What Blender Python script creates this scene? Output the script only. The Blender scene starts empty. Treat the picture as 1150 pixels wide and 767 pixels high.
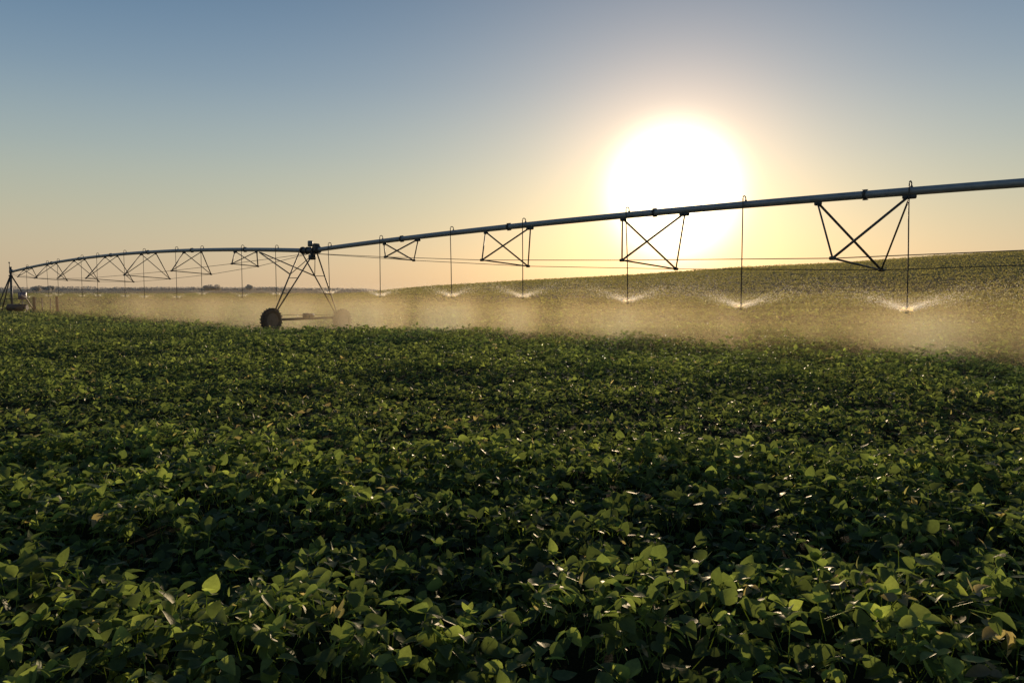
import bpy, bmesh, math, random
import numpy as np
from mathutils import Vector, Matrix
random.seed(7); rng = np.random.default_rng(11)
C = bpy.context.scene.collection
scn = bpy.context.scene
EYE = 1.95
FPX = 894.0
SUN_AZ = math.atan2(755 - 575, FPX)          # to the right of +Y
SUN_EL = math.radians(6.7)

# ------------------------------------------------------------------ materials
def new_mat(name):
    m = bpy.data.materials.new(name); m.use_nodes = True
    nt = m.node_tree; nt.nodes.clear()
    out = nt.nodes.new('ShaderNodeOutputMaterial')
    return m, nt, out
def nd(nt, typ, **kw):
    n = nt.nodes.new(typ)
    for k, v in kw.items():
        if k.startswith('i_'):
            n.inputs[int(k[2:]) if k[2:].isdigit() else k[2:].replace('_', ' ')].default_value = v
        else: setattr(n, k, v)
    return n
def L(nt, a, b): nt.links.new(a, b)

def simple(name, base, base2, metal=0.0, rough=0.5, scale=4.0, bump=0.0, stretch=(1, 1, 1)):
    m, nt, out = new_mat(name)
    tc = nd(nt, 'ShaderNodeTexCoord'); mp = nd(nt, 'ShaderNodeMapping'); mp.inputs['Scale'].default_value = stretch
    L(nt, tc.outputs['Object'], mp.inputs['Vector'])
    no = nd(nt, 'ShaderNodeTexNoise'); no.inputs['Scale'].default_value = scale; no.inputs['Detail'].default_value = 6; no.inputs['Roughness'].default_value = 0.65
    L(nt, mp.outputs[0], no.inputs['Vector'])
    cr = nd(nt, 'ShaderNodeValToRGB')
    cr.color_ramp.elements[0].position = .3; cr.color_ramp.elements[1].position = .7
    cr.color_ramp.elements[0].color = (*base, 1); cr.color_ramp.elements[1].color = (*base2, 1)
    L(nt, no.outputs['Fac'], cr.inputs[0])
    p = nd(nt, 'ShaderNodeBsdfPrincipled'); p.inputs['Metallic'].default_value = metal
    L(nt, cr.outputs[0], p.inputs['Base Color'])
    ra = nd(nt, 'ShaderNodeMath', operation='MULTIPLY_ADD'); ra.inputs[1].default_value = .25; ra.inputs[2].default_value = rough - .12
    L(nt, no.outputs['Fac'], ra.inputs[0]); L(nt, ra.outputs[0], p.inputs['Roughness'])
    if bump:
        b = nd(nt, 'ShaderNodeBump'); b.inputs['Strength'].default_value = bump; b.inputs['Distance'].default_value = .02
        L(nt, no.outputs['Fac'], b.inputs['Height']); L(nt, b.outputs[0], p.inputs['Normal'])
    L(nt, p.outputs[0], out.inputs[0])
    return m
M = {}
M['steel'] = simple('galvanised_steel', (.19, .21, .22), (.30, .32, .33), metal=.35, rough=.5, scale=3, bump=.1)
M['truss'] = simple('weathered_steel', (.05, .046, .04), (.10, .09, .075), metal=.35, rough=.55, scale=8, bump=.1)
M['dark'] = simple('dark_fitting', (.03, .033, .036), (.06, .06, .06), metal=.2, rough=.5, scale=12)
M['hose'] = simple('hose_plastic', (.03, .026, .022), (.05, .045, .035), rough=.5, scale=10)
M['rubber'] = simple('tyre_rubber', (.025, .023, .02), (.06, .05, .04), rough=.85, scale=9, bump=.3)
M['rim'] = simple('wheel_rim', (.08, .07, .06), (.15, .13, .11), metal=.4, rough=.5, scale=6)
M['box'] = simple('panel_paint', (.06, .07, .13), (.09, .10, .17), metal=.1, rough=.4, scale=5)
M['grey'] = simple('enclosure_grey', (.12, .13, .13), (.17, .18, .18), metal=.2, rough=.45, scale=5)
M['wood'] = simple('post_wood', (.035, .027, .02), (.07, .055, .04), rough=.85, scale=5, bump=.6, stretch=(5, 5, .5))
M['tank'] = simple('tank_metal', (.035, .03, .028), (.07, .06, .05), metal=.2, rough=.6, scale=3)
M['bark'] = simple('tree_bark', (.04, .03, .02), (.08, .06, .04), rough=.9, scale=4, bump=.5)

def leaf_material():
    m, nt, out = new_mat('soybean_leaf')
    at = nd(nt, 'ShaderNodeAttribute', attribute_name='tint')
    cr = nd(nt, 'ShaderNodeValToRGB')
    e = cr.color_ramp.elements
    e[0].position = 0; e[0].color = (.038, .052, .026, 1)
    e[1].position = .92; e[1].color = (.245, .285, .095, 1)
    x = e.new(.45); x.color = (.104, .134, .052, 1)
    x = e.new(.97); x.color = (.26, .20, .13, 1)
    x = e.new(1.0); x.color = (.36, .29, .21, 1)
    L(nt, at.outputs['Fac'], cr.inputs[0])
    # vein / blotch variation
    tc = nd(nt, 'ShaderNodeTexCoord')
    no = nd(nt, 'ShaderNodeTexNoise'); no.inputs['Scale'].default_value = 55; no.inputs['Detail'].default_value = 3
    L(nt, tc.outputs['Object'], no.inputs['Vector'])
    mr = nd(nt, 'ShaderNodeMapRange'); mr.inputs['To Min'].default_value = .62; mr.inputs['To Max'].default_value = 1.2
    L(nt, no.outputs['Fac'], mr.inputs['Value'])
    mul = nd(nt, 'ShaderNodeVectorMath', operation='SCALE'); L(nt, cr.outputs[0], mul.inputs[0]); L(nt, mr.outputs[0], mul.inputs['Scale'])
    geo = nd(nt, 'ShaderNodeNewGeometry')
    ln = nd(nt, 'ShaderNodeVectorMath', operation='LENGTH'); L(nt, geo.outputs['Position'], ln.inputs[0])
    fr_ = nd(nt, 'ShaderNodeMapRange'); fr_.inputs['From Min'].default_value = 6; fr_.inputs['From Max'].default_value = 110; fr_.inputs['To Max'].default_value = .75; L(nt, ln.outputs['Value'], fr_.inputs['Value'])  # painted haze
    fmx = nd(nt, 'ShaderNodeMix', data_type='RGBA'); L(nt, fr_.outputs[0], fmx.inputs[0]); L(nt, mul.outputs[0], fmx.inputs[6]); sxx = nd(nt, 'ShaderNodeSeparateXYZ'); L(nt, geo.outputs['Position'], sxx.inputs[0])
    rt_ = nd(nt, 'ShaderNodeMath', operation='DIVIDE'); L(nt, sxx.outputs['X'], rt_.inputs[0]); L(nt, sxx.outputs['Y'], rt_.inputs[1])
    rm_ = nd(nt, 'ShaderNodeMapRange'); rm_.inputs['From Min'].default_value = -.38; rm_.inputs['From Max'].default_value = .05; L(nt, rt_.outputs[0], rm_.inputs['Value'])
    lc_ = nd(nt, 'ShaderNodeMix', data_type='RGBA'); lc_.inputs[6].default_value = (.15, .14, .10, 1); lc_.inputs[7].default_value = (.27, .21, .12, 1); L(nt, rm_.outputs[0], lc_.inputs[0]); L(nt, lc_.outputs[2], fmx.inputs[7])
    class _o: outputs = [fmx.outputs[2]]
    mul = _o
    mx = nd(nt, 'ShaderNodeMix', data_type='RGBA', blend_type='MIX'); 
    bf = nd(nt, 'ShaderNodeMath', operation='MULTIPLY'); bf.inputs[1].default_value = .28
    L(nt, geo.outputs['Backfacing'], bf.inputs[0]); L(nt, bf.outputs[0], mx.inputs[0])
    L(nt, mul.outputs[0], mx.inputs[6]); mx.inputs[7].default_value = (.11, .13, .07, 1)
    d = nd(nt, 'ShaderNodeBsdfDiffuse'); L(nt, mx.outputs[2], d.inputs[0])
    t = nd(nt, 'ShaderNodeBsdfTranslucent')
    tcol = nd(nt, 'ShaderNodeMix', data_type='RGBA', blend_type='MULTIPLY'); tcol.inputs[0].default_value = 1
    L(nt, mul.outputs[0], tcol.inputs[6]); tcol.inputs[7].default_value = (2.9, 3.05, 1.5, 1)
    L(nt, tcol.outputs[2], t.inputs[0])
    ms = nd(nt, 'ShaderNodeMixShader'); ms.inputs[0].default_value = .52
    L(nt, d.outputs[0], ms.inputs[1]); L(nt, t.outputs[0], ms.inputs[2])
    g = nd(nt, 'ShaderNodeBsdfGlossy'); g.inputs['Roughness'].default_value = .42; g.inputs[0].default_value = (.9, .88, .8, 1)
    b = nd(nt, 'ShaderNodeBump'); b.inputs['Strength'].default_value = .35; b.inputs['Distance'].default_value = .006
    L(nt, no.outputs['Fac'], b.inputs['Height']); L(nt, b.outputs[0], g.inputs['Normal'])
    fr = nd(nt, 'ShaderNodeFresnel'); fr.inputs[0].default_value = 1.36
    fm = nd(nt, 'ShaderNodeMath', operation='MULTIPLY'); fm.inputs[1].default_value = .18; L(nt, fr.outputs[0], fm.inputs[0])
    m2 = nd(nt, 'ShaderNodeMixShader'); L(nt, fm.outputs[0], m2.inputs[0]); L(nt, ms.outputs[0], m2.inputs[1]); L(nt, g.outputs[0], m2.inputs[2])
    L(nt, m2.outputs[0], out.inputs[0])
    return m
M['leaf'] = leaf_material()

def ground_material():
    m, nt, out = new_mat('field_soil')
    tc = nd(nt, 'ShaderNodeTexCoord')
    geo = nd(nt, 'ShaderNodeNewGeometry')
    ln = nd(nt, 'ShaderNodeVectorMath', operation='LENGTH'); L(nt, geo.outputs['Position'], ln.inputs[0])
    # near: dark soil in shade of the crop; far: closed canopy of the crop; very far: ground colour paled to stand in for haze
    n1 = nd(nt, 'ShaderNodeTexNoise'); n1.inputs['Scale'].default_value = 1.3; n1.inputs['Detail'].default_value = 8; n1.inputs['Roughness'].default_value = .7
    L(nt, geo.outputs['Position'], n1.inputs['Vector'])
    n2 = nd(nt, 'ShaderNodeTexNoise'); n2.inputs['Scale'].default_value = .03; n2.inputs['Detail'].default_value = 5
    L(nt, geo.outputs['Position'], n2.inputs['Vector'])
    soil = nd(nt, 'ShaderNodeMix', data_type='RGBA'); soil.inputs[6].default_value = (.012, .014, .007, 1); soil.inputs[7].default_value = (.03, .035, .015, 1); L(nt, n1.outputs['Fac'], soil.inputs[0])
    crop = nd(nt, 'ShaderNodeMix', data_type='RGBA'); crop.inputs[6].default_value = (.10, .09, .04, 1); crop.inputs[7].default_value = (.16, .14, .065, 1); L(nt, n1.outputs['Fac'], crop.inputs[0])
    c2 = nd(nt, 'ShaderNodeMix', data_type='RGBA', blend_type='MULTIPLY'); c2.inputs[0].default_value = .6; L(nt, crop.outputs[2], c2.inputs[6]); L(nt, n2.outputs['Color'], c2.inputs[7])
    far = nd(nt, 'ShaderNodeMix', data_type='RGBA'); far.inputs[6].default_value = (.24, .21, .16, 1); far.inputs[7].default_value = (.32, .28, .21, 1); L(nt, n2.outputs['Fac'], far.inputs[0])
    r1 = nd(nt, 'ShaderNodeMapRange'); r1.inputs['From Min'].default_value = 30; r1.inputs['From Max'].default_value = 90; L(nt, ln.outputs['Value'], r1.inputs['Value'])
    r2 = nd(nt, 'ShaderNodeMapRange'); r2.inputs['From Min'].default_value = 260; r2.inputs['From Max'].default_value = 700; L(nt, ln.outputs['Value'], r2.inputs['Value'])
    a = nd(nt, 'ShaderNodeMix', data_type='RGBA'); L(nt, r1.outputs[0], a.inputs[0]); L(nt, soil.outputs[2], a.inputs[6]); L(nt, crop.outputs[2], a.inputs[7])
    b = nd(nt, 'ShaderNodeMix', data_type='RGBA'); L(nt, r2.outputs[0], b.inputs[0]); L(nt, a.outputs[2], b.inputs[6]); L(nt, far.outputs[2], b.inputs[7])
    bp = nd(nt, 'ShaderNodeBump'); bp.inputs['Strength'].default_value = .8; bp.inputs['Distance'].default_value = .3; L(nt, n1.outputs['Fac'], bp.inputs['Height'])
    p = nd(nt, 'ShaderNodeBsdfPrincipled'); p.inputs['Roughness'].default_value = .95; p.inputs['Specular IOR Level'].default_value = .05
    L(nt, b.outputs[2], p.inputs['Base Color']); L(nt, bp.outputs[0], p.inputs['Normal']); L(nt, p.outputs[0], out.inputs[0])
    return m
M['ground'] = ground_material()

def droplet_material():
    m, nt, out = new_mat('water_droplets')
    t = nd(nt, 'ShaderNodeBsdfTranslucent'); t.inputs[0].default_value = (1.75, 1.64, 1.42, 1)  # overbright colour stands in for sunlight scattered forward by the drops
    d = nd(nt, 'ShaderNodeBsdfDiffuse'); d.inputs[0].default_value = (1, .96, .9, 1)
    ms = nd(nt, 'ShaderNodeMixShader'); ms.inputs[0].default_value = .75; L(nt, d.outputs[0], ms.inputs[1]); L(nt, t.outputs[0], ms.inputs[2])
    tr = nd(nt, 'ShaderNodeBsdfTransparent')
    m2 = nd(nt, 'ShaderNodeMixShader'); m2.inputs[0].default_value = .55; L(nt, tr.outputs[0], m2.inputs[1]); L(nt, ms.outputs[0], m2.inputs[2])
    L(nt, m2.outputs[0], out.inputs[0])
    return m
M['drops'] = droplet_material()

# ------------------------------------------------------------------ mesh helpers
class MB:
    def __init__(s): s.v = []; s.f = []
    def tube(s, a, b, r, r2=None, n=10, caps=True):
        a = Vector(a); b = Vector(b); r2 = r if r2 is None else r2
        d = (b - a).normalized(); up = Vector((0, 0, 1)) if abs(d.z) < .95 else Vector((1, 0, 0))
        u = d.cross(up).normalized(); w = u.cross(d)
        k = len(s.v)
        for p, rr in ((a, r), (b, r2)):
            for i in range(n):
                an = 2 * math.pi * i / n
                s.v.append(p + (u * math.cos(an) + w * math.sin(an)) * rr)
        for i in range(n):
            j = (i + 1) % n
            s.f.append((k + i, k + j, k + n + j, k + n + i))
        if caps: s.f.append(tuple(k + n - 1 - i for i in range(n))); s.f.append(tuple(k + n + i for i in range(n)))
    def path(s, pts, r, n=10):
        pts = [Vector(p) for p in pts]; k = len(s.v)
        for i, p in enumerate(pts):
            d = (pts[min(i + 1, len(pts) - 1)] - pts[max(i - 1, 0)]).normalized()
            up = Vector((0, 0, 1)) if abs(d.z) < .9 else ND3
            u = d.cross(up).normalized(); w = u.cross(d)
            for j in range(n):
                an = 2 * math.pi * j / n
                s.v.append(p + (u * math.cos(an) + w * math.sin(an)) * r)
        for i in range(len(pts) - 1):
            for j in range(n):
                q = (j + 1) % n
                s.f.append((k + i * n + j, k + i * n + q, k + (i + 1) * n + q, k + (i + 1) * n + j))
        s.f.append(tuple(k + n - 1 - i for i in range(n))); s.f.append(tuple(k + (len(pts) - 1) * n + i for i in range(n)))
    def box(s, c, ax, ay, az, sx, sy, sz, bev=.0):
        c = Vector(c); ax = Vector(ax).normalized() * sx / 2; ay = Vector(ay).normalized() * sy / 2; az = Vector(az).normalized() * sz / 2
        if not bev:
            k = len(s.v)
            for i in (-1, 1):
                for j in (-1, 1):
                    for l in (-1, 1): s.v.append(c + ax * i + ay * j + az * l)
            for q in ((0, 1, 3, 2), (4, 6, 7, 5), (0, 4, 5, 1), (2, 3, 7, 6), (0, 2, 6, 4), (1, 5, 7, 3)): s.f.append(tuple(k + i for i in q))
        else:   # chamfered prism: octagon profile across ax/ay, shrunk end faces along az
            k = len(s.v); bx = bev / (sx / 2); by = bev / (sy / 2); bz = bev / (sz / 2)
            pro = [(1, 1 - by), (1 - bx, 1), (-1 + bx, 1), (-1, 1 - by), (-1, -1 + by), (-1 + bx, -1), (1 - bx, -1), (1, -1 + by)]
            for h, sc in ((-1, 1 - bx), (-1 + bz, 1), (1 - bz, 1), (1, 1 - bx)):
                for (px, py) in pro: s.v.append(c + ax * px * sc + ay * py * sc + az * h)
            for h in range(3):
                for i in range(8):
                    j = (i + 1) % 8; s.f.append((k + h * 8 + i, k + h * 8 + j, k + h * 8 + 8 + j, k + h * 8 + 8 + i))
            s.f.append(tuple(k + 7 - i for i in range(8))); s.f.append(tuple(k + 24 + i for i in range(8)))
    def build(s, name, mat, parent=None, origin=None, smooth=True):
        me = bpy.data.meshes.new(name)
        o = bpy.data.objects.new(name, me); C.objects.link(o)
        off = Vector(origin) if origin is not None else (world_loc(parent) if parent else Vector((0, 0, 0)))
        me.from_pydata([tuple(Vector(v) - off) for v in s.v], [], s.f); me.update()
        me.materials.append(mat)
        if smooth:
            me.polygons.foreach_set('use_smooth', [len(p.vertices) == 4 for p in me.polygons])
        if parent: o.parent = parent; o.location = off - world_loc(parent)
        else: o.location = off
        return o
def world_loc(o):
    v = Vector((0, 0, 0))
    while o: v += o.location; o = o.parent
    return v
def empty(name, loc):
    o = bpy.data.objects.new(name, None); C.objects.link(o); o.location = loc; o.empty_display_size = .3; return o
def tag(o, label=None, cat=None, group=None, kind=None):
    if label: o['label'] = label
    if cat: o['category'] = cat
    if group: o['group'] = group
    if kind: o['kind'] = kind
    return o
def mesh_np(name, verts, faces_flat, counts, mat, attr=None):
    me = bpy.data.meshes.new(name)
    me.vertices.add(len(verts)); me.vertices.foreach_set('co', verts.astype(np.float32).ravel())
    me.loops.add(len(faces_flat)); me.loops.foreach_set('vertex_index', faces_flat.astype(np.int32))
    st = np.concatenate([[0], np.cumsum(counts)[:-1]]).astype(np.int32)
    me.polygons.add(len(counts)); me.polygons.foreach_set('loop_start', st); me.polygons.foreach_set('loop_total', counts.astype(np.int32))
    me.polygons.foreach_set('use_smooth', np.ones(len(counts), bool))
    me.update(calc_edges=True)
    if attr is not None:
        a = me.attributes.new('tint', 'FLOAT', 'POINT'); a.data.foreach_set('value', attr.astype(np.float32))
    me.materials.append(mat)
    o = bpy.data.objects.new(name, me); C.objects.link(o)
    return o

# ------------------------------------------------------------------ terrain
def sstep(a, b, x):
    t = np.clip((x - a) / (b - a), 0, 1); return t * t * (3 - 2 * t)
def vnoise(x, y, s, seed=0):
    x = x / s + seed * 17.3; y = y / s + seed * 9.1
    xi = np.floor(x); yi = np.floor(y); xf = x - xi; yf = y - yi
    h = lambda a, b: np.modf(np.abs(np.sin(a * 127.1 + b * 311.7 + seed * 74.7) * 43758.5453))[0]
    u = xf * xf * (3 - 2 * xf); v = yf * yf * (3 - 2 * yf)
    return (h(xi, yi) * (1 - u) + h(xi + 1, yi) * u) * (1 - v) + (h(xi, yi + 1) * (1 - u) + h(xi + 1, yi + 1) * u) * v
def ground(X, Y):
    X = np.asarray(X, float); Y = np.asarray(Y, float)
    Yp = np.maximum(Y, 0.001)
    # hill on the right: its skyline climbs to the right; lies about 210 m off
    Yc = np.minimum(Yp, 210.0)
    k = (X / np.maximum(Yp, 25)) + .218
    k = np.where(k > 0, k, 0) ; k = k + .02 * np.exp(-(k / .03) ** 2)
    k = np.minimum(k, 1.6)
    w = sstep(28, 215, Yp) ** .9
    hill = w * (1.0 * sstep(-.02, .12, k) + .0569 * k * Yc * 1.05)
    lin = np.where(Yp > 210, -.012 * (Yp - 210) * sstep(0, .1, k), 0)
    dip = -.45 * sstep(30, 46, Yp) * (1 - sstep(70, 150, Yp))
    left = 1.5 * sstep(170, 900, Yp) * (1 - sstep(0, .1, k))
    dip = dip - .22 * np.exp(-((X + 10.3) ** 2 + (Y - 41) ** 2) / 36)
    und = (vnoise(X, Y, 28, 3) - .5) * .5 * sstep(40, 120, Yp)
    return np.maximum(dip + hill + lin + left + und, -3.0)
def gz(x, y): return float(ground(x, y))

rad = np.concatenate([[0], np.geomspace(.8, 4000, 190)])
NA = 360
an = np.linspace(0, 2 * np.pi, NA, endpoint=False)
gx = rad[:, None] * np.sin(an)[None]; gy = rad[:, None] * np.cos(an)[None]
gzv = ground(gx, gy)
verts = np.stack([gx, gy, gzv], -1).reshape(-1, 3)
i, j = np.meshgrid(np.arange(len(rad) - 1), np.arange(NA), indexing='ij'); jn = (j + 1) % NA
q = np.stack([i * NA + j, (i + 1) * NA + j, (i + 1) * NA + jn, i * NA + jn], -1).reshape(-1, 4)[NA:]
tri = np.stack([np.full(NA, 0), NA + np.arange(NA), NA + (np.arange(NA) + 1) % NA], -1)
flat = np.concatenate([q[:, ::-1].ravel(), tri[:, ::-1].ravel()]); cnt = np.concatenate([np.full(len(q), 4), np.full(len(tri), 3)])
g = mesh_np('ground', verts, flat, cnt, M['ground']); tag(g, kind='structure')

# ------------------------------------------------------------------ the crop
def canopy(x, y):           # crop height above the soil
    row = .5 + .5 * np.cos(2 * np.pi * (y * .97 + x * .23 + 1.1 * (vnoise(x, y, 2.2, 5) - .5)) / .95)
    return .07 + .21 * vnoise(x * .7, y, .55, 1) + .17 * sstep(.15, .85, vnoise(x * .5, y, 1.3, 2)) + .09 * row
V_all, F_all, N_all, T_all = [], [], [], []
voff = 0
def add_leaves(tmpl, faces, P, yaw, pitch, roll, scale, tint, wscale=None):
    global voff
    n = len(P); K = len(tmpl)
    cy, sy, cp, sp, cr_, sr = np.cos(yaw), np.sin(yaw), np.cos(pitch), np.sin(pitch), np.cos(roll), np.sin(roll)
    # axes of each leaf : length axis a, width axis b, normal c
    a = np.stack([cy * cp, sy * cp, sp], -1)
    b0 = np.stack([-sy, cy, np.zeros(n)], -1)
    c0 = np.cross(a, b0)
    b = b0 * cr_[:, None] + c0 * sr[:, None]; c = np.cross(a, b)
    ws = np.ones(n) if wscale is None else wscale
    v = P[:, None, :] + scale[:, None, None] * (tmpl[None, :, 0:1] * a[:, None] + tmpl[None, :, 1:2] * ws[:, None, None] * b[:, None] + tmpl[None, :, 2:3] * c[:, None])
    V_all.append(v.reshape(-1, 3)); T_all.append(np.repeat(tint, K))
    fl = faces.ravel()[None] + (voff + np.arange(n) * K)[:, None]
    F_all.append(fl.ravel()); N_all.append(np.full(n * len(faces), faces.shape[1])); voff += n * K
# detailed leaflet: 6 rows x 3 columns, ovate with a pointed tip, folded along the midrib, drooping
def leaf_template(rows, prof, fold, droop):
    t = []
    for x, w in zip(rows, prof):
        for s in (-1, 0, 1):
            t.append((x, s * w, fold * abs(s) * w - droop * x * x))
    K = len(rows)
    f = [(r * 3 + s, (r + 1) * 3 + s, (r + 1) * 3 + s + 1, r * 3 + s + 1) for r in range(K - 1) for s in range(2)]
    return np.array(t), np.array(f)
LT_near = [leaf_template([0, .12, .32, .55, .8, 1.0], [.05, .32, .43, .38, .21, .012], fd, dr) for fd, dr in ((.25, .12), (.5, .3), (.1, -.1), (.35, .5))]
LT_mid = leaf_template([0, .4, 1.0], [.05, .38, .03], .3, .2)
def scatter(n, y0, y1, power=2.0):
    # uniform over the wedge in front of the camera, plus a margin for side steps
    out = []
    while sum(len(o) for o in out) < n:
        Y = rng.uniform(y0, y1, n * 2); X = rng.uniform(-1, 1, n * 2) * (.76 * y1 + 2.5)
        out.append(np.stack([X, Y], -1)[np.abs(X) < .76 * Y + 2.5])
    return np.concatenate(out)[:n]
def area(y0, y1): return .76 * (y1 ** 2 - y0 ** 2) + 5 * (y1 - y0)
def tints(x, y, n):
    t = .02 + .3 * sstep(10, 90, y) + .22 * rng.random(n) + .3 * vnoise(x * .6, y, 1.3, 8) + .55 * (rng.random(n) ** 4)  # rare bright tints stand in for leaves caught by the sun
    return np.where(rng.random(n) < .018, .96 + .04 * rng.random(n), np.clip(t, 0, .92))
# near trifoliates
ST = MB()
def trifoliates(n, y0, y1, detailed, size):
    xy = scatter(n, y0, y1); x, y = xy[:, 0], xy[:, 1]
    h = canopy(x, y)
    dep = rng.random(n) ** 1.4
    z = ground(x, y) + h * (1.06 - .75 * dep) + .04 * rng.normal(size=n) * (dep < .2)
    yaw = rng.uniform(0, 2 * np.pi, n)
    up = rng.random(n)
    P = np.stack([x, y, z], -1)
    lt = tints(x, y, n) * (1 - .5 * dep) * (.55 + .5 * sstep(.2, .75, vnoise(x * .5, y, 1.3, 2)))  # deep leaves and canopy hollows tinted darker, shade put into the colour
    lt = np.where(rng.random(n) < .012, .97, lt)
    base_pitch = np.where(up < .22, rng.uniform(.5, 1.3, n), rng.normal(-.12, .42, n))
    for k, (da, off) in enumerate(((0, .022), (2.0, .0), (-2.0, .0))):
        yw = yaw + da + rng.normal(0, .18, n)
        pit = base_pitch * (1 if k == 0 else .8) + rng.normal(0, .22, n)
        rl = rng.normal(0, .45, n)
        Q = P + off * np.stack([np.cos(yw), np.sin(yw), 0 * yw], -1)
        sc = size * rng.uniform(.55, 1.28, n) * (1.08 if k == 0 else .92)
        tt = np.clip(lt + rng.normal(0, .05, n), 0, .92); tt = np.where(lt > .95, lt, tt)
        ws = rng.uniform(.75, 1.1, n)
        if detailed:
            pick = rng.integers(0, 4, n)
            for q_ in range(4):
                m_ = pick == q_
                add_leaves(LT_near[q_][0], LT_near[q_][1], Q[m_], yw[m_], pit[m_], rl[m_], sc[m_], tt[m_], ws[m_])
        else:
            add_leaves(LT_mid[0], LT_mid[1], Q, yw, pit, rl, sc, tt, ws)
    return P, yaw
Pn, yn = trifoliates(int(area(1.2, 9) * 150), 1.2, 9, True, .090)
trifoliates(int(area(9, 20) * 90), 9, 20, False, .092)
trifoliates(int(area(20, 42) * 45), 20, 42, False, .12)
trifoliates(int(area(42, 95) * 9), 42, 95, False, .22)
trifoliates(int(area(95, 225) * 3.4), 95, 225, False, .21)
# dry curled slivers and withered petals caught in the top of the canopy
n = int(area(1.2, 14) * 26); xy = scatter(n, 1.2, 14); x, y = xy[:, 0], xy[:, 1]
P = np.stack([x, y, ground(x, y) + canopy(x, y) * (1.08 - .4 * rng.random(n))], -1)
tm = leaf_template([0, .3, .65, 1.0], [.03, .13, .10, .02], .3, .45)
add_leaves(tm[0], tm[1], P, rng.uniform(0, 6.28, n), rng.normal(.1, .6, n), rng.normal(0, .8, n), rng.uniform(.03, .085, n), np.where(rng.random(n) < .45, rng.uniform(.95, 1, n), rng.uniform(.6, .92, n)))
# petioles below the near trifoliates
m_ = (Pn[:, 1] < 9)
Q = Pn[m_]; n = len(Q)
root = Q.copy(); root[:, 0] += rng.normal(0, .06, n); root[:, 1] += rng.normal(0, .06, n); root[:, 2] -= rng.uniform(.05, .18, n)
w = .0021
t = []
dirs = [(1, 0), (-.5, .87), (-.5, -.87)]
vv = np.concatenate([np.stack([root + np.array([dx * w * 1.5, dy * w * 1.5, 0]) for dx, dy in dirs], 1), np.stack([Q + np.array([dx * w, dy * w, 0]) for dx, dy in dirs], 1)], 1)
ff = np.array([(0, 1, 4, 3), (1, 2, 5, 4), (2, 0, 3, 5)])
V_all.append(vv.reshape(-1, 3)); T_all.append(np.full(n * 6, .8)); F_all.append((ff.ravel()[None] + (voff + np.arange(n) * 6)[:, None]).ravel()); N_all.append(np.full(n * 3, 4)); voff += n * 6
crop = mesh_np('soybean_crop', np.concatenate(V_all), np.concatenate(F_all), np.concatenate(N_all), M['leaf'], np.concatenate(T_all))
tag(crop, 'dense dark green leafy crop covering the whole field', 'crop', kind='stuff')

# ------------------------------------------------------------------ the irrigation machine
T0 = Vector((-10.3, 41.0, 0))
PIV = Vector((-48.3, 77.0, 0))
D2 = Vector((.712, -.702, 0)).normalized(); ND3 = Vector((.702, .712, 0)).normalized()
D1 = (PIV - T0).normalized(); SPAN1 = (PIV - T0).length; SPAN2 = 53.0
CANT = math.radians(4.1)
SIDE = ND3 * math.cos(CANT) - Vector((0, 0, 1)) * math.sin(CANT)
DOWN = -Vector((0, 0, 1)) * math.cos(CANT) - ND3 * math.sin(CANT)
def pipe1(t):
    s = (t - SPAN1 / 2) / (SPAN1 / 2)
    p = T0 + D1 * t; p.z = EYE + 1.97 - .31 * t / SPAN1 + .72 * (1 - s * s); return p
def pipe2(t):
    s = (t - 26.5) / 26.5
    p = T0 + D2 * t; p.z = EYE + 1.97 + .55 * (1 - s * s); return p
PR = .108
mach = empty('irrigation_machine', (T0.x, T0.y, gz(T0.x, T0.y)))
tag(mach, 'long arched centre pivot irrigation pipe on a wheeled tower spanning the crop field', 'irrigation machine')
depths = [.88, 1.40, 1.70, 1.86, 1.70, 1.40, .88]
def bar(mb, a, b, r=.024): mb.tube(a, b, r, n=6)
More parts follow.
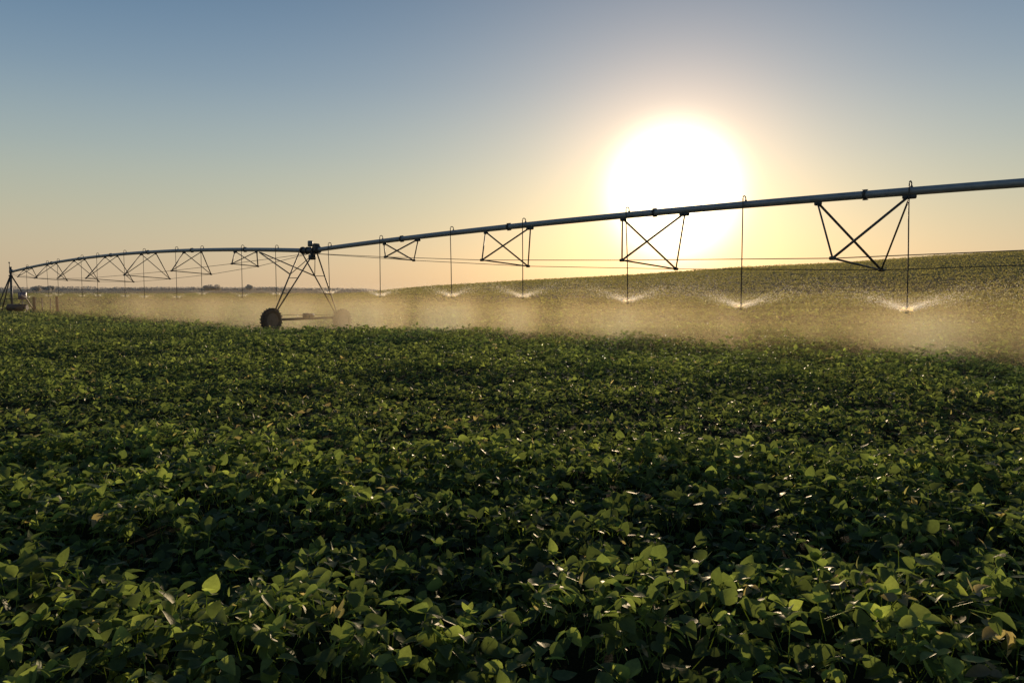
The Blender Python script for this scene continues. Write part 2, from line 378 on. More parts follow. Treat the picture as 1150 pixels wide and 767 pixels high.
def build_span(pf, length, offs, drops, frames):
    mb = MB(); pts = [pf(length * i / 60) for i in range(61)]
    mb.path(pts, PR, 20); pipe = mb.build('span_pipe', M['steel'], mach)
    rodA, rodB = [pf(.35) + DOWN * .18 - SIDE * .05], [pf(.35) + DOWN * .18 + SIDE * .05]
    for k, t in enumerate(offs):
        P = pf(t); dirv = (pf(t + .1) - pf(t - .1)).normalized()
        if k < len(offs) and t < frames:
            d = depths[k]; h = d * .90
            A = P + DOWN * d - SIDE * h; B = P + DOWN * d + SIDE * h
            a1 = pf(t - 1.2) + DOWN * .13; a2 = pf(t + 1.2) + DOWN * .13
            rodA.append(A); rodB.append(B)
            fr = MB()
            bar(fr, a1 - SIDE * .03, A, .026); bar(fr, a2 - SIDE * .03, A, .034)
            bar(fr, a1 + SIDE * .03, B, .034); bar(fr, a2 + SIDE * .03, B, .026)
            bar(fr, A, B, .028)
            for c in (A, B): fr.box(c, dirv, SIDE, DOWN, .16, .09, .09, bev=.015)
            frame = fr.build('truss_frame', M['truss'], mach)
            for a in (a1, a2):
                br = MB(); br.box(a, dirv, SIDE, DOWN, .34 if a is a2 else .2, .10, .12, bev=.02)
                br.build('bracket', M['dark'], frame)
        # pipe joint flange with bolts
        fl = MB(); c = P + dirv * .08
        fl.tube(c - dirv * .028, c - dirv * .003, PR + .038, n=20); fl.tube(c + dirv * .003, c + dirv * .028, PR + .038, n=20)
        for b in range(8):
            an_ = b * math.pi / 4 + .2; o_ = SIDE * math.cos(an_) * (PR + .034) + DOWN * math.sin(an_) * (PR + .034)
            fl.tube(c + o_ - dirv * .055, c + o_ + dirv * .055, .012, n=6)
        fl.build('flange', M['dark'], pipe)
    rodA.append(pf(length - .35) + DOWN * .18 - SIDE * .05); rodB.append(pf(length - .35) + DOWN * .18 + SIDE * .05)
    for rr in (rodA, rodB):
        mb = MB()
        for a, b in zip(rr[:-1], rr[1:]): mb.tube(a, b, .0135, n=6)
        mb.build('truss_rod', M['truss'], mach)
    N = []
    for (t, zn, lean) in drops:
        P = pf(t); mb = MB(); top = P - DOWN * PR
        hook = [top + Vector((0, 0, -.02)), top + Vector((0, 0, .05))]
        for a in range(0, 7):
            th = math.pi * a / 6
            hook.append(top + Vector((0, 0, .07)) + ND3 * (-.085 + .085 * math.cos(th)) + Vector((0, 0, .075 * math.sin(th))))
        side = top - ND3 * .17
        hook += [side + Vector((0, 0, .0)), side - Vector((0, 0, .3))]
        end = side.copy(); end.z = zn; end += D2 * lean
        m1 = side.lerp(end, .5) - Vector((0, 0, .1)); m1 += D2 * lean * .2
        hook += [m1, end + Vector((0, 0, .06))]
        mb.path(hook, .017, 8)
        mb.tube(top - Vector((0, 0, .03)), top + Vector((0, 0, .03)), .035, n=8)
        dr = mb.build('drop_hose', M['hose'], mach)
        nz = MB()
        nz.tube(end + Vector((0, 0, .08)), end + Vector((0, 0, -.02)), .028, n=10)
        for q_ in range(3):
            an_ = q_ * 2.094; o_ = Vector((math.cos(an_) * .03, math.sin(an_) * .03, 0))
            nz.tube(end + o_ + Vector((0, 0, -.02)), end + o_ + Vector((0, 0, -.10)), .005, n=5)
        nz.tube(end + Vector((0, 0, -.10)), end + Vector((0, 0, -.12)), .045, n=12)
        nz.build('nozzle', M['dark'], dr)
        N.append(end + Vector((0, 0, -.07)))
    return N
E = EYE
offs1 = [6.7 * (i + 1) for i in range(7)]; offs2 = [7.5 + 6.72 * i for i in range(7)]; offs2[-1] = 47.2
drops1 = [(3.18, E - .25, 0), (6.9, E - .36, 0), (11.93, E - .27, 0), (15.5, E - .5, .04), (20.6, E - .5, 0), (24.0, E - .48, .05), (29.3, E - .47, .03), (32.65, E - .5, 0), (38.3, E - .45, .02), (41.1, E - .55, .25), (46.8, E - .7, 0)]
drops2 = [(1.88, E - .16, .05), (6.15, E - .25, 0), (11.05, E - .24, .05), (15.18, E - .25, .02), (19.98, E - .37, .1), (24.25, E - .49, 0), (28.9, E - .5, .04), (33.4, E - .55, 0)]
noz = build_span(pipe1, SPAN1, offs1, drops1, 99)
noz += build_span(pipe2, SPAN2, offs2, drops2, 60)

# drive tower ------------------------------------------------------
apex = pipe1(0)
WD = Vector((.56, .83, 0)).normalized()     # direction the wheels roll
wl = T0 + Vector((-1.52, -1.9, 0)); wr = T0 + Vector((1.12, 2.0, 0))
WD = (wr - wl).normalized(); WN = Vector((WD.y, -WD.x, 0))
WR = .62; WS = 1.06
def zz(v, z): return Vector((v.x, v.y, z))
wl = zz(wl, EYE - 1.52); wr = zz(wr, EYE - 1.66)
def make_wheel(c):
    w_ = MB(); K = 36; prof = [(.36, -.13), (.50, -.15), (.585, -.13), (.61, -.05), (.61, .05), (.585, .13), (.50, .15), (.36, .13)]
    k0 = len(w_.v)
    for a in range(K):
        th = 2 * math.pi * a / K; e = WD * math.cos(th) + Vector((0, 0, math.sin(th)))
        for r_, o_ in prof: w_.v.append(c + e * (r_ if r_ < .4 else r_ * .94) + WN * o_)
    for a in range(K):
        b = (a + 1) % K
        for p_ in range(8):
            q_ = (p_ + 1) % 8; w_.f.append((a * 8 + p_, b * 8 + p_, b * 8 + q_, a * 8 + q_))
    for a in range(22):                       # tractor lugs
        for s_ in (-1, 1):
            th = 2 * math.pi * (a + .25 * s_) / 22; e = WD * math.cos(th) + Vector((0, 0, math.sin(th))); tn = e.cross(WN)
            w_.box(c + e * .582 + WN * .07 * s_, (WN + tn * .5 * s_), e, tn, .15, .05, .035)
    tyre = w_.build('wheel', M['rubber'], mach, origin=c)
    r_ = MB()
    r_.tube(c - WN * .02, c + WN * .02, .345, n=28); r_.tube(c - WN * .10, c - WN * .02, .36, .30, n=28); r_.tube(c + WN * .02, c + WN * .10, .30, .36, n=28)
    r_.tube(c - WN * .16, c + WN * .16, .085, n=14)
    for a in range(8):
        th = a * math.pi / 4; e = WD * math.cos(th) + Vector((0, 0, math.sin(th))); r_.tube(c + e * .14 - WN * .13, c + e * .14 + WN * .13, .014, n=6)
    r_.build('rim', M['rim'], tyre)
    return tyre
make_wheel(wl); make_wheel(wr)
Pm = pipe1(.95) + DOWN * .12; Pp = pipe2(.45) + DOWN * .12
bl = zz(wl, wl.z + .42) + WD * .35; br_ = zz(wr, wr.z + .42) - WD * .35
def mid(a, b, f): return a.lerp(b, f)
legs = {}
for nm, base in (('l', bl), ('r', br_)):
    for top, s_ in ((Pm, 1), (Pp, -1)):
        b0 = base + D1 * .09 * s_ + D1 * .12
        mb = MB(); side_off = SIDE * (-.08 if nm == 'l' else .08)
        mb.tube(b0, top + side_off, .036, n=8)
        mb.box(b0, D1, WD, (0, 0, 1), .14, .12, .1, bev=.015)
        mb.build('tower_leg', M['truss'], mach); legs[nm, s_] = (b0, top + side_off)
for nm in 'lr':
    for f in (.30, .56) if nm == 'l' else (.32, .62):
        mb = MB(); a = mid(*legs[nm, 1], f + .0); b = mid(*legs[nm, -1], f); bar(mb, a, b, .02)
        mb.build('leg_rung', M['truss'], mach)
# braces from the first pipe joint to the legs
pb = pipe1(5.1) + DOWN * .15
mb = MB(); bar(mb, pb - SIDE * .04, mid(*legs['l', 1], .62), .032); bar(mb, pb + SIDE * .04, mid(*legs['r', 1], .62), .032)
bar(mb, mid(*legs['l', 1], .62), Pp, .02); bar(mb, mid(*legs['r', 1], .62), Pp - SIDE * .02, .02)
mb.build('tower_brace', M['truss'], mach)
mb = MB(); bm_l = zz(wl, wl.z + .08) + D1 * .22; bm_r = zz(wr, wr.z + .08) + D1 * .22
mb.box((bm_l + bm_r) / 2, WD, D1, (0, 0, 1), (bm_r - bm_l).length + .3, .10, .12, bev=.02)
for e_, w_ in ((bl, bm_l), (br_, bm_r)):
    mb.tube(zz(w_, w_.z), e_ + D1 * .12, .045, n=8)
for w_ in (wl, wr): mb.tube(w_ + D1 * .1, w_ + D1 * .3, .09, n=12)
mb.build('base_beam', M['truss'], mach)
mb = MB(); gc = (bm_l + bm_r) / 2 + Vector((0, 0, .06)); mb.box(gc + Vector((0, 0, .10)), WD, D1, (0, 0, 1), .34, .24, .24, bev=.04); mb.tube(gc + WD * .17 + Vector((0, 0, .10)), gc + WD * .5 + Vector((0, 0, .10)), .10, n=14)
mb.build('gear_motor', M['dark'], mach)
mb = MB(); mb.tube(bm_l + Vector((0, 0, .17)), gc - WD * .17 + Vector((0, 0, .12)), .014, n=6); mb.tube(gc + WD * .5 + Vector((0, 0, .12)), bm_r + Vector((0, 0, .17)), .014, n=6)
mb.build('drive_shaft', M['truss'], mach)
# joint and boxes on top of the tower
mb = MB()
mb.path([pipe1(.9), pipe1(.3), apex + Vector((0, 0, .01)), pipe2(.3), pipe2(.8)], PR + .035, 18)
for c_, d_ in ((pipe1(.75), D1), (pipe2(.7), D2), (pipe1(.3), D1), (pipe2(.35), D2)): mb.tube(c_ - d_ * .03, c_ + d_ * .03, PR + .085, n=18)
mb.build('span_joint', M['dark'], mach)
mb = MB(); mb.box(apex + Vector((0, 0, .36)) + D1 * .05, D1, ND3, (0, 0, 1), .22, .2, .30, bev=.03); mb.tube(apex + Vector((0, 0, .1)) + D1 * .05, apex + Vector((0, 0, .2)) + D1 * .05, .05, n=10)
mb.build('control_box', M['grey'], mach)
mb = MB(); mb.box(pipe2(.15) + DOWN * .34, D1, ND3, (0, 0, 1), .34, .26, .26, bev=.03); mb.tube(pipe2(.15) + DOWN * .1, pipe2(.15) + DOWN * .2, .12, n=12)
mb.build('alignment_box', M['dark'], mach)
mb = MB(); cc = pipe2(.5) + Vector((0, 0, .2)); mb.tube(cc - ND3 * .14, cc + ND3 * .14, .13, n=18); mb.tube(cc - Vector((0, 0, .12)), cc, .05, n=8)
mb.build('end_cap', M['dark'], mach)

# ------------------------------------------------------------------ pivot stand (fixed in the ground)
pg = gz(PIV.x, PIV.y)
top = pipe1(SPAN1)
st = empty('pivot_stand', (PIV.x, PIV.y, pg)); tag(st, 'four legged steel pyramid stand at the left end of the long pipe', 'pivot stand')
ap = Vector((PIV.x, PIV.y, top.z - .25))
feet = [Vector((PIV.x + dx, PIV.y + dy, pg)) for dx, dy in ((-1.65, .9), (-.75, -1.5), (1.0, -1.5), (1.75, .9))]
for f_ in feet:
    mb = MB(); mb.tube(f_, ap + (f_ - ap).normalized() * .1, .062, n=8); mb.box(f_ + Vector((0, 0, .03)), (1, 0, 0), (0, 1, 0), (0, 0, 1), .35, .35, .06, bev=.01); mb.build('leg', M['truss'], st)
for fr in (.30, .62, .86):
    mb = MB()
    for a in range(4):
        b = (a + 1) % 4; order = [0, 1, 2, 3]
        bar(mb, ap.lerp(feet[a], fr), ap.lerp(feet[b], fr), .026)
    mb.build('cross_brace', M['truss'], st)
mb = MB(); mb.tube((PIV.x, PIV.y, pg), (PIV.x, PIV.y, top.z - .1), .105, n=16); mb.tube((PIV.x, PIV.y, top.z - .42), (PIV.x, PIV.y, top.z - .3), .19, n=16); mb.tube((PIV.x, PIV.y, pg + .2), (PIV.x, PIV.y, pg + .28), .17, n=16)
mb.build('riser_pipe', M['dark'], st)
mb = MB(); c_ = Vector((PIV.x + 1.5, PIV.y - .75, pg + 1.75)); mb.box(c_, (1, .2, 0), (-.2, 1, 0), (0, 0, 1), .68, .32, .72, bev=.03); mb.box(c_ + Vector((.03, -.17, 0)), (1, .2, 0), (-.2, 1, 0), (0, 0, 1), .56, .02, .60)
mb.tube(c_ - Vector((0, 0, .3)), Vector((c_.x, c_.y, pg)), .03, n=8)
mb.build('control_panel', M['box'], st)
# elbow: turns with the machine
mb = MB(); z0 = top.z
mb.path([Vector((PIV.x, PIV.y, z0 - .1)), Vector((PIV.x, PIV.y, z0 + .12)), Vector((PIV.x, PIV.y, z0 + .18)) - D1 * .08, pipe1(SPAN1 - .35) + Vector((0, 0, .06)), pipe1(SPAN1 - .8)], PR + .03, 14)
mb.tube((PIV.x, PIV.y, z0 + .1), (PIV.x, PIV.y, z0 + .5), .12, n=12); mb.tube((PIV.x - .08, PIV.y, z0 + .4), (PIV.x - .1, PIV.y, z0 + .85), .03, n=6); mb.box((PIV.x - .1, PIV.y, z0 + .9), (1, 0, 0), (0, 1, 0), (0, 0, 1), .12, .12, .12, bev=.02)
mb.build('swivel_elbow', M['dark'], mach)
# skid tank beside the stand
tx, ty = PIV.x + 2.0, PIV.y - 2.4; tg = gz(tx, ty)
tk = empty('fuel_tank', (tx, ty, tg)); tag(tk, 'low dark tank lying on skids at the foot of the pivot stand', 'tank')
mb = MB(); mb.tube((tx - .85, ty, tg + .66), (tx + .85, ty, tg + .66), .33, n=20); mb.tube((tx - .92, ty, tg + .66), (tx - .85, ty, tg + .66), .24, .33, n=20); mb.tube((tx + .85, ty, tg + .66), (tx + .92, ty, tg + .66), .33, .24, n=20); mb.tube((tx + .2, ty, tg + .95), (tx + .2, ty, tg + 1.05), .07, n=10)
mb.build('tank_body', M['tank'], tk)
for s_ in (-.55, .55):
    mb = MB(); mb.box((tx + s_, ty, tg + .2), (1, 0, 0), (0, 1, 0), (0, 0, 1), .14, .6, .4, bev=.01); mb.build('skid', M['truss'], tk)

# fence posts right of the stand
def at(px, Y, z=0): return Vector(((px - 575) / FPX * Y, Y, z))
plist = [(39.3, 74.5, .135, 'wood', 'thick wooden fence post nearest the pivot stand', 1.62), (48.2, 74.3, .045, 'truss', 'thin steel fence post beside the thick post next to the stand', 1.52),
         (57.2, 74.1, .045, 'truss', 'thin steel fence post just left of the far right wooden post', 1.52), (65, 73.8, .13, 'wood', 'thick wooden fence post furthest right from the pivot stand', 1.66)]
for px, Y, r_, mt, lb, hh in plist:
    p = at(px, Y); g0 = gz(p.x, p.y); mb = MB()
    tp = Vector((p.x + random.uniform(-.03, .03), p.y, g0 + hh))
    mb.tube((p.x, p.y, g0 - .1), tp, r_ * 1.05, r_ * .95, n=12); mb.tube(tp, tp + Vector((0, 0, r_ * .35)), r_ * .95, r_ * .6, n=12)
    o = mb.build('fence_post', M[mt], None, origin=(p.x, p.y, g0)); tag(o, lb, 'fence post', 'fence posts by the pivot stand')

# ------------------------------------------------------------------ water
def spray(Nz, k, lb):
    n = 1100 if k < 11 else int(1700 + 950 * (k - 11))
    r0 = .16 + 3.5 * rng.random(n) ** 3.0
    ps = rng.uniform(0, 2 * np.pi, n)
    al = np.radians(rng.normal(24, 3.5, n)); kk = rng.uniform(.075, .12, n)
    z = r0 * np.tan(al) - kk * r0 ** 2
    P = np.stack([Nz.x + r0 * np.cos(ps) + .02 * r0 * ND3.x, Nz.y + r0 * np.sin(ps), Nz.z + z + rng.normal(0, .05, n) * (r0 + .35)], -1)
    slope = np.tan(al) - 2 * kk * r0
    d = np.stack([np.cos(ps), np.sin(ps), slope], -1); d /= np.linalg.norm(d, axis=1)[:, None]
    e1 = np.cross(d, [0, 0, 1.0]); e1 /= np.linalg.norm(e1, axis=1)[:, None]; e2 = np.cross(d, e1)
    w_ = rng.uniform(.0035, .0065, n)[:, None] * (.6 if k < 11 else 1); l_ = rng.uniform(.008, .026, n)[:, None]; fd_ = np.clip(1.15 - .2 * r0, .55, 1)[:, None]; w_ = w_ * fd_; l_ = l_ * fd_
    v = np.stack([P - d * l_, P + e1 * w_, P - .5 * e1 * w_ + .87 * e2 * w_, P - .5 * e1 * w_ - .87 * e2 * w_, P + d * l_ * .7], 1) - np.array(Nz)[None, None]
    ff = np.array([(0, 2, 1), (0, 3, 2), (0, 1, 3), (4, 1, 2), (4, 2, 3), (4, 3, 1)])
    fl = (ff.ravel()[None] + (np.arange(n) * 5)[:, None]).ravel()
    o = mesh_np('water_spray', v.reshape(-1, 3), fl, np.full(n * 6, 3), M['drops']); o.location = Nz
    tag(o, lb, 'water spray', 'water sprays fanning out under the pipe')
SPRAY_LABELS = {}
names1 = ['just left of the wheeled tower', 'second to the left of the wheeled tower', 'third to the left of the wheeled tower', 'fourth to the left of the wheeled tower', 'fifth to the left of the wheeled tower', 'sixth to the left of the wheeled tower', 'seventh to the left of the wheeled tower', 'eighth to the left of the wheeled tower', 'third from the pivot stand', 'second from the pivot stand', 'nearest the pivot stand']
names2 = ['just right of the wheeled tower', 'under the first truss right of the wheeled tower', 'between the first and second truss right of tower', 'under the second truss right of the wheeled tower', 'below the left part of the bright sun', 'on the hose just right of the sun', 'on the hose at the large right hand truss', 'past the right edge']
for k, Nz in enumerate(noz):
    nm = (names1 + names2)[k]
    if nm == 'past the right edge': lb = 'fan of water drops drifting in from past the right edge'
    else: lb = 'fan of water drops from the nozzle ' + nm
    spray(Nz, k, lb)

# mist drifting from the nozzles: one volume that follows the line of the pipe
def mist_material():
    m, nt, out = new_mat('drifting_mist')
    geo = nd(nt, 'ShaderNodeTexCoord')      # object space of the mist = (along pipe, across, height)
    sx = nd(nt, 'ShaderNodeSeparateXYZ'); L(nt, geo.outputs['Object'], sx.inputs[0])
    mp = nd(nt, 'ShaderNodeMapping'); mp.inputs['Scale'].default_value = (.42, .07, .06); rt = nd(nt, 'ShaderNodeMapping'); rt.inputs['Rotation'].default_value = (0, 0, math.radians(-46)); L(nt, geo.outputs['Object'], rt.inputs[0]); L(nt, rt.outputs[0], mp.inputs[0])
    no = nd(nt, 'ShaderNodeTexNoise'); no.inputs['Scale'].default_value = 1.0; no.inputs['Detail'].default_value = 3; L(nt, mp.outputs[0], no.inputs['Vector'])
    nr = nd(nt, 'ShaderNodeMapRange'); nr.inputs['From Min'].default_value = .34; nr.inputs['From Max'].default_value = .68; nr.inputs['To Min'].default_value = .15; nr.inputs['To Max'].default_value = 2.2; L(nt, no.outputs['Fac'], nr.inputs['Value'])
    # across: sharp near edge, long tail on the lee side
    r1 = nd(nt, 'ShaderNodeMapRange', interpolation_type='SMOOTHSTEP'); r1.inputs['From Min'].default_value = -6.5; r1.inputs['From Max'].default_value = 1.5; L(nt, sx.outputs['Y'], r1.inputs['Value'])
    r2 = nd(nt, 'ShaderNodeMapRange', interpolation_type='SMOOTHSTEP'); r2.inputs['From Min'].default_value = 18; r2.inputs['From Max'].default_value = 1.0; L(nt, sx.outputs['Y'], r2.inputs['Value'])
    # height: fades out above the nozzles
    r3 = nd(nt, 'ShaderNodeMapRange', interpolation_type='SMOOTHSTEP'); r3.inputs['From Min'].default_value = 2.7; r3.inputs['From Max'].default_value = .6; L(nt, sx.outputs['Z'], r3.inputs['Value'])
    a = nd(nt, 'ShaderNodeMath', operation='MULTIPLY'); L(nt, r1.outputs[0], a.inputs[0]); L(nt, r2.outputs[0], a.inputs[1])
    b = nd(nt, 'ShaderNodeMath', operation='MULTIPLY'); L(nt, a.outputs[0], b.inputs[0]); L(nt, r3.outputs[0], b.inputs[1])
    c = nd(nt, 'ShaderNodeMath', operation='MULTIPLY'); L(nt, b.outputs[0], c.inputs[0]); L(nt, nr.outputs[0], c.inputs[1])
    # denser plume below every nozzle (nozzles stand 4.5 m apart)
    def mth(op, x, y=None):
        q = nd(nt, 'ShaderNodeMath', operation=op)
        for i_, val in enumerate((x, y)):
            if val is None: continue
            if isinstance(val, (int, float)): q.inputs[i_].default_value = val
            else: L(nt, val, q.inputs[i_])
        return q.outputs[0]
    fx = mth('MULTIPLY', mth('SUBTRACT', mth('FRACT', mth('ADD', mth('DIVIDE', mth('ADD', sx.outputs['X'], 88.1), 4.5), .5)), .5), 4.5)
    yy_ = mth('SUBTRACT', sx.outputs['Y'], .3)
    rr = mth('ADD', mth('MULTIPLY', fx, fx), mth('MULTIPLY', yy_, yy_))
    core = mth('EXPONENT', mth('MULTIPLY', rr, -.42))
    r5 = nd(nt, 'ShaderNodeMapRange', interpolation_type='SMOOTHSTEP'); r5.inputs['From Min'].default_value = 1.9; r5.inputs['From Max'].default_value = 1.0; L(nt, sx.outputs['Z'], r5.inputs['Value'])
    core = mth('MULTIPLY', mth('MULTIPLY', core, r5.outputs[0]), 4.2)
    tot = mth('ADD', mth('MULTIPLY', c.outputs[0], .40), mth('MULTIPLY', core, nr.outputs[0]))
    d = nd(nt, 'ShaderNodeMath', operation='MULTIPLY'); d.inputs[1].default_value = .034; L(nt, tot, d.inputs[0])
    vs = nd(nt, 'ShaderNodeVolumeScatter'); vs.inputs['Color'].default_value = (1, .70, .38, 1); vs.inputs['Anisotropy'].default_value = .35
    r4 = nd(nt, 'ShaderNodeMapRange', interpolation_type='SMOOTHSTEP'); r4.inputs['From Min'].default_value = -44; r4.inputs['From Max'].default_value = 6; r4.inputs['To Min'].default_value = .18; L(nt, sx.outputs['X'], r4.inputs['Value'])
    d2 = nd(nt, 'ShaderNodeMath', operation='MULTIPLY'); L(nt, d.outputs[0], d2.inputs[0]); L(nt, r4.outputs[0], d2.inputs[1]); d = d2
    L(nt, d.outputs[0], vs.inputs['Density']); L(nt, vs.outputs[0], out.inputs['Volume'])
    return m
M['mist'] = mist_material()
v, f = [], []
NS = 40
prof = [(-6.6, 0), (-6.2, .8), (-2.8, 2.1), (0, 2.6), (6, 2.8), (12, 2.6), (16, 1.6), (18, 0)]
for i_ in range(NS + 1):
    x_ = -50 + 96 * i_ / NS
    for (yy, zz_) in prof:
        w0 = T0 + D2 * x_ + ND3 * yy
        g0 = gz(w0.x, w0.y)
        v.append((x_, yy, (g0 if zz_ > 0 else g0 - .3) + zz_))
K = len(prof)
for i_ in range(NS):
    for j_ in range(K):
        q_ = (j_ + 1) % K; f.append((i_ * K + j_, i_ * K + q_, (i_ + 1) * K + q_, (i_ + 1) * K + j_))
f.append(tuple(range(K))[::-1]); f.append(tuple(NS * K + j_ for j_ in range(K)))
me = bpy.data.meshes.new('mist'); me.from_pydata(v, [], f); me.update()
bm_ = bmesh.new(); bm_.from_mesh(me); bmesh.ops.recalc_face_normals(bm_, faces=bm_.faces[:])
vol_ = bm_.calc_volume(signed=True); print('mist volume', vol_)
if vol_ < 0: bmesh.ops.reverse_faces(bm_, faces=bm_.faces[:])
bm_.to_mesh(me); bm_.free(); me.materials.append(M['mist'])
mist = bpy.data.objects.new('mist', me); C.objects.link(mist)
mist.matrix_world = Matrix(((D2.x, ND3.x, 0, T0.x), (D2.y, ND3.y, 0, T0.y), (0, 0, 1, 0), (0, 0, 0, 1)))
tag(mist, 'golden water mist drifting low over the crop beneath the irrigation pipe', 'mist', kind='stuff')
M['mist'].cycles.volume_step_rate = .25

# ------------------------------------------------------------------ far trees on the horizon
def tree_leaf_mat():
    m, nt, out = new_mat('far_foliage')
    no = nd(nt, 'ShaderNodeTexNoise'); no.inputs['Scale'].default_value = .6
    tc = nd(nt, 'ShaderNodeTexCoord'); L(nt, tc.outputs['Object'], no.inputs['Vector'])
    mx = nd(nt, 'ShaderNodeMix', data_type='RGBA'); mx.inputs[6].default_value = (.58, .53, .46, 1); mx.inputs[7].default_value = (.72, .66, .56, 1); L(nt, no.outputs['Fac'], mx.inputs[0])  # pale because distance haze is put into the foliage colour
    d = nd(nt, 'ShaderNodeBsdfDiffuse'); L(nt, mx.outputs[2], d.inputs[0])
    t = nd(nt, 'ShaderNodeBsdfTranslucent'); L(nt, mx.outputs[2], t.inputs[0]); ms = nd(nt, 'ShaderNodeMixShader'); ms.inputs[0].default_value = .5
    L(nt, d.outputs[0], ms.inputs[1]); L(nt, t.outputs[0], ms.inputs[2]); L(nt, ms.outputs[0], out.inputs[0]); return m
M['foliage'] = tree_leaf_mat()
def far_tree(px, Y, h, w, lb):
    p = at(px, Y); g0 = gz(p.x, p.y)
    root = empty('tree', (p.x, p.y, g0)); tag(root, lb, 'tree', 'trees on the far horizon')
    mb = MB(); mb.tube((p.x, p.y, g0), (p.x, p.y, g0 + h * .5), h * .03, h * .015, n=8)
    for a in range(4):
        an_ = a * 1.6; mb.tube((p.x, p.y, g0 + h * .35), (p.x + math.cos(an_) * w * .3, p.y + math.sin(an_) * w * .3, g0 + h * .65), h * .015, h * .006, n=6)
    mb.build('trunk', M['bark'], root)
    cr = MB(); lob = [(random.uniform(-.32, .32) * w, random.uniform(-.3, .3) * w, h * random.uniform(.25, .82), random.uniform(.18, .3) * w) for _ in range(9)]
    for (lx, ly, lz, lr) in lob:
        for _ in range(130):
            u = Vector((random.gauss(0, 1), random.gauss(0, 1), random.gauss(0, 1))).normalized() * lr * random.uniform(.6, 1.05)
            c_ = Vector((p.x + lx + u.x, p.y + ly + u.y, g0 + lz + u.z * .75)); s_ = random.uniform(.25, .6)
            a = Vector((random.gauss(0, 1), random.gauss(0, 1), random.gauss(0, 1))).normalized() * s_; b = a.orthogonal().normalized() * s_ * .7
            k = len(cr.v); cr.v += [c_ - a, c_ + b, c_ + a, c_ - b]; cr.f.append((k, k + 1, k + 2, k + 3))
    cr.build('crown', M['foliage'], root, smooth=False)
far_tree(44, 560, 3.6, 8, 'small round tree on the horizon just above the fence posts')
far_tree(55, 540, 3.2, 7, 'low spreading tree on the horizon right of the fence posts')
far_tree(235, 620, 4.0, 8, 'left tree of the pair touching each other on the horizon')
far_tree(243, 620, 4.6, 9, 'right tree of the pair touching each other on the horizon')
far_tree(281, 600, 4.6, 6, 'lone tree on the horizon left of the wheeled tower')
# far off woods that read as one low line
n = 26000; px = rng.uniform(-260, 470, n); Yf = rng.uniform(880, 960, n); Xf = (px - 575) / FPX * Yf
hh = .3 + 3.2 * vnoise(Xf, Yf * 0, 38, 4) ** 1.5 + 1.2 * vnoise(Xf, Yf * 0, 9, 6)
P = np.stack([Xf, Yf, ground(Xf, Yf) - .3 + hh * rng.random(n) ** .7], -1)
qd = P[:, None, :] + rng.normal(0, .75, (n, 4, 3))
woods = mesh_np('far_woods', qd.reshape(-1, 3), np.arange(n * 4), np.full(n, 4), M['foliage']); tag(woods, 'low hazy line of far off woods along the left horizon', 'woods', kind='stuff')

# ------------------------------------------------------------------ light, sky
sd = Vector((math.sin(SUN_AZ) * math.cos(SUN_EL), math.cos(SUN_AZ) * math.cos(SUN_EL), math.sin(SUN_EL)))
ld = bpy.data.lights.new('sun', 'SUN'); ld.energy = 3.6; ld.angle = math.radians(.6); ld.color = (1, .76, .50)
lo = bpy.data.objects.new('sun', ld); C.objects.link(lo); lo.rotation_euler = sd.to_track_quat('Z', 'Y').to_euler()
W = bpy.data.worlds.new('World'); scn.world = W; W.use_nodes = True
nt = W.node_tree; nt.nodes.clear(); out = nt.nodes.new('ShaderNodeOutputWorld')
sky = nd(nt, 'ShaderNodeTexSky', sky_type='NISHITA'); sky.sun_disc = False; sky.sun_elevation = SUN_EL; sky.sun_rotation = SUN_AZ; sky.dust_density = 1.5; sky.air_density = 1.0
tc = nd(nt, 'ShaderNodeTexCoord')
sp = nd(nt, 'ShaderNodeSeparateXYZ'); L(nt, tc.outputs['Generated'], sp.inputs[0])
cr = nd(nt, 'ShaderNodeValToRGB'); cr.color_ramp.interpolation = 'B_SPLINE'
def lin(r, g_, b_): return tuple(((c / 255) / 12.92 if c <= 10 else ((c / 255 + .055) / 1.055) ** 2.4) for c in (r, g_, b_)) + (1,)
el = cr.color_ramp.elements
stops = [(0.0, lin(204, 180, 150)), (.05, lin(202, 188, 160)), (.10, lin(187, 188, 166)), (.16, lin(165, 180, 178)), (.24, lin(126, 153, 176)), (.34, lin(86, 122, 156)), (.7, lin(72, 100, 134)), (1.0, lin(60, 88, 122))]
el[0].position, el[0].color = stops[0]; el[1].position, el[1].color = stops[-1]
for p_, c_ in stops[1:-1]: x = el.new(p_); x.color = c_
L(nt, sp.outputs['Z'], cr.inputs[0])
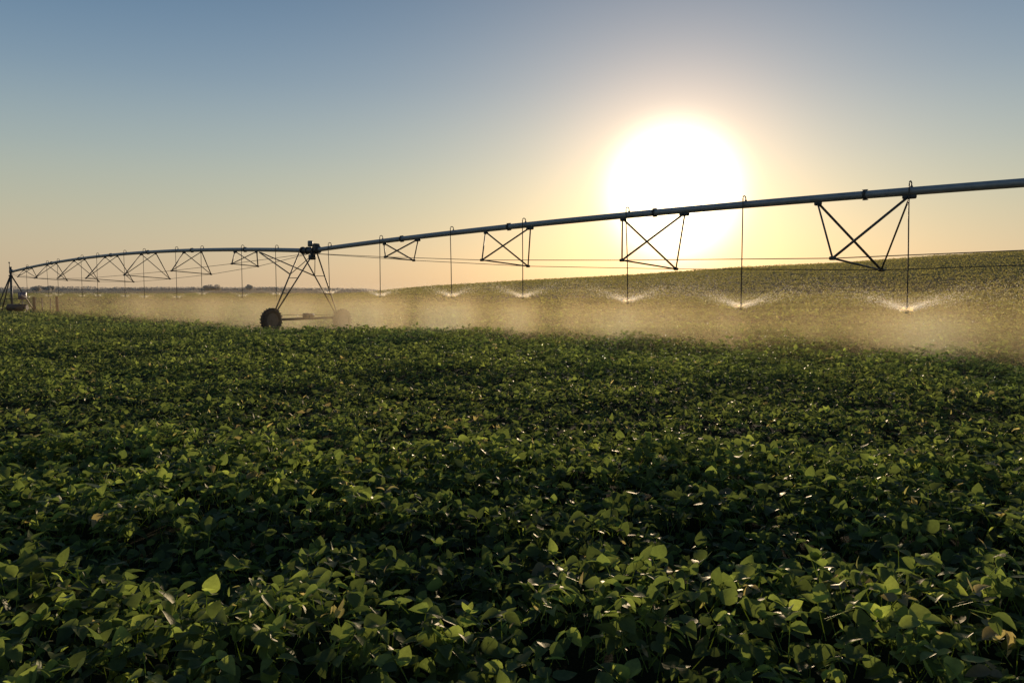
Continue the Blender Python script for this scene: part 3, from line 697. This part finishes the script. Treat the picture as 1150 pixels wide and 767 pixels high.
# angle to the sun
dt = nd(nt, 'ShaderNodeVectorMath', operation='DOT_PRODUCT'); L(nt, tc.outputs['Generated'], dt.inputs[0]); dt.inputs[1].default_value = sd
ac = nd(nt, 'ShaderNodeMath', operation='ARCCOSINE', use_clamp=False); L(nt, dt.outputs['Value'], ac.inputs[0])
def glow(sig, col, power=2.0):
    a = nd(nt, 'ShaderNodeMath', operation='DIVIDE'); a.inputs[1].default_value = math.radians(sig); L(nt, ac.outputs[0], a.inputs[0])
    b = nd(nt, 'ShaderNodeMath', operation='POWER'); b.inputs[1].default_value = power; L(nt, a.outputs[0], b.inputs[0])
    c = nd(nt, 'ShaderNodeMath', operation='MULTIPLY'); c.inputs[1].default_value = -1; L(nt, b.outputs[0], c.inputs[0])
    e = nd(nt, 'ShaderNodeMath', operation='EXPONENT'); L(nt, c.outputs[0], e.inputs[0])
    v_ = nd(nt, 'ShaderNodeVectorMath', operation='SCALE'); v_.inputs[0].default_value = col; L(nt, e.outputs[0], v_.inputs['Scale']); return v_
acc = cr.outputs[0]
for gl in (glow(4.25, (2.2, 2.0, 1.4), 4.0), glow(6.6, (.52, .30, .16), 2.6), glow(10.5, (.19, .105, .065), 2.0), glow(26, (.032, .032, .026), 2.0)):
    ad = nd(nt, 'ShaderNodeVectorMath', operation='ADD'); L(nt, acc, ad.inputs[0]); L(nt, gl.outputs[0], ad.inputs[1]); acc = ad.outputs[0]
b1 = nd(nt, 'ShaderNodeBackground'); L(nt, sky.outputs[0], b1.inputs[0]); b1.inputs[1].default_value = 0.012
b2 = nd(nt, 'ShaderNodeBackground'); L(nt, acc, b2.inputs[0]); b2.inputs[1].default_value = .85
ads = nd(nt, 'ShaderNodeAddShader'); L(nt, b1.outputs[0], ads.inputs[0]); L(nt, b2.outputs[0], ads.inputs[1]); L(nt, ads.outputs[0], out.inputs[0])

# ------------------------------------------------------------------ camera
cam = bpy.data.cameras.new('camera'); co = bpy.data.objects.new('camera', cam); C.objects.link(co)
cam.sensor_width = 36; cam.lens = 28.0; cam.clip_end = 6000; cam.clip_start = .1
co.location = (0, 0, EYE); co.rotation_euler = (math.radians(90) - math.atan((383.5 - 325) / FPX), 0, 0)
scn.camera = co
scn.view_settings.view_transform = 'Standard'; scn.view_settings.look = 'None'; scn.view_settings.exposure = 0; scn.view_settings.gamma = 1
scn.render.engine = 'CYCLES'
scn.cycles.volume_bounces = 1; scn.cycles.transparent_max_bounces = 24; scn.cycles.volume_max_steps = 256
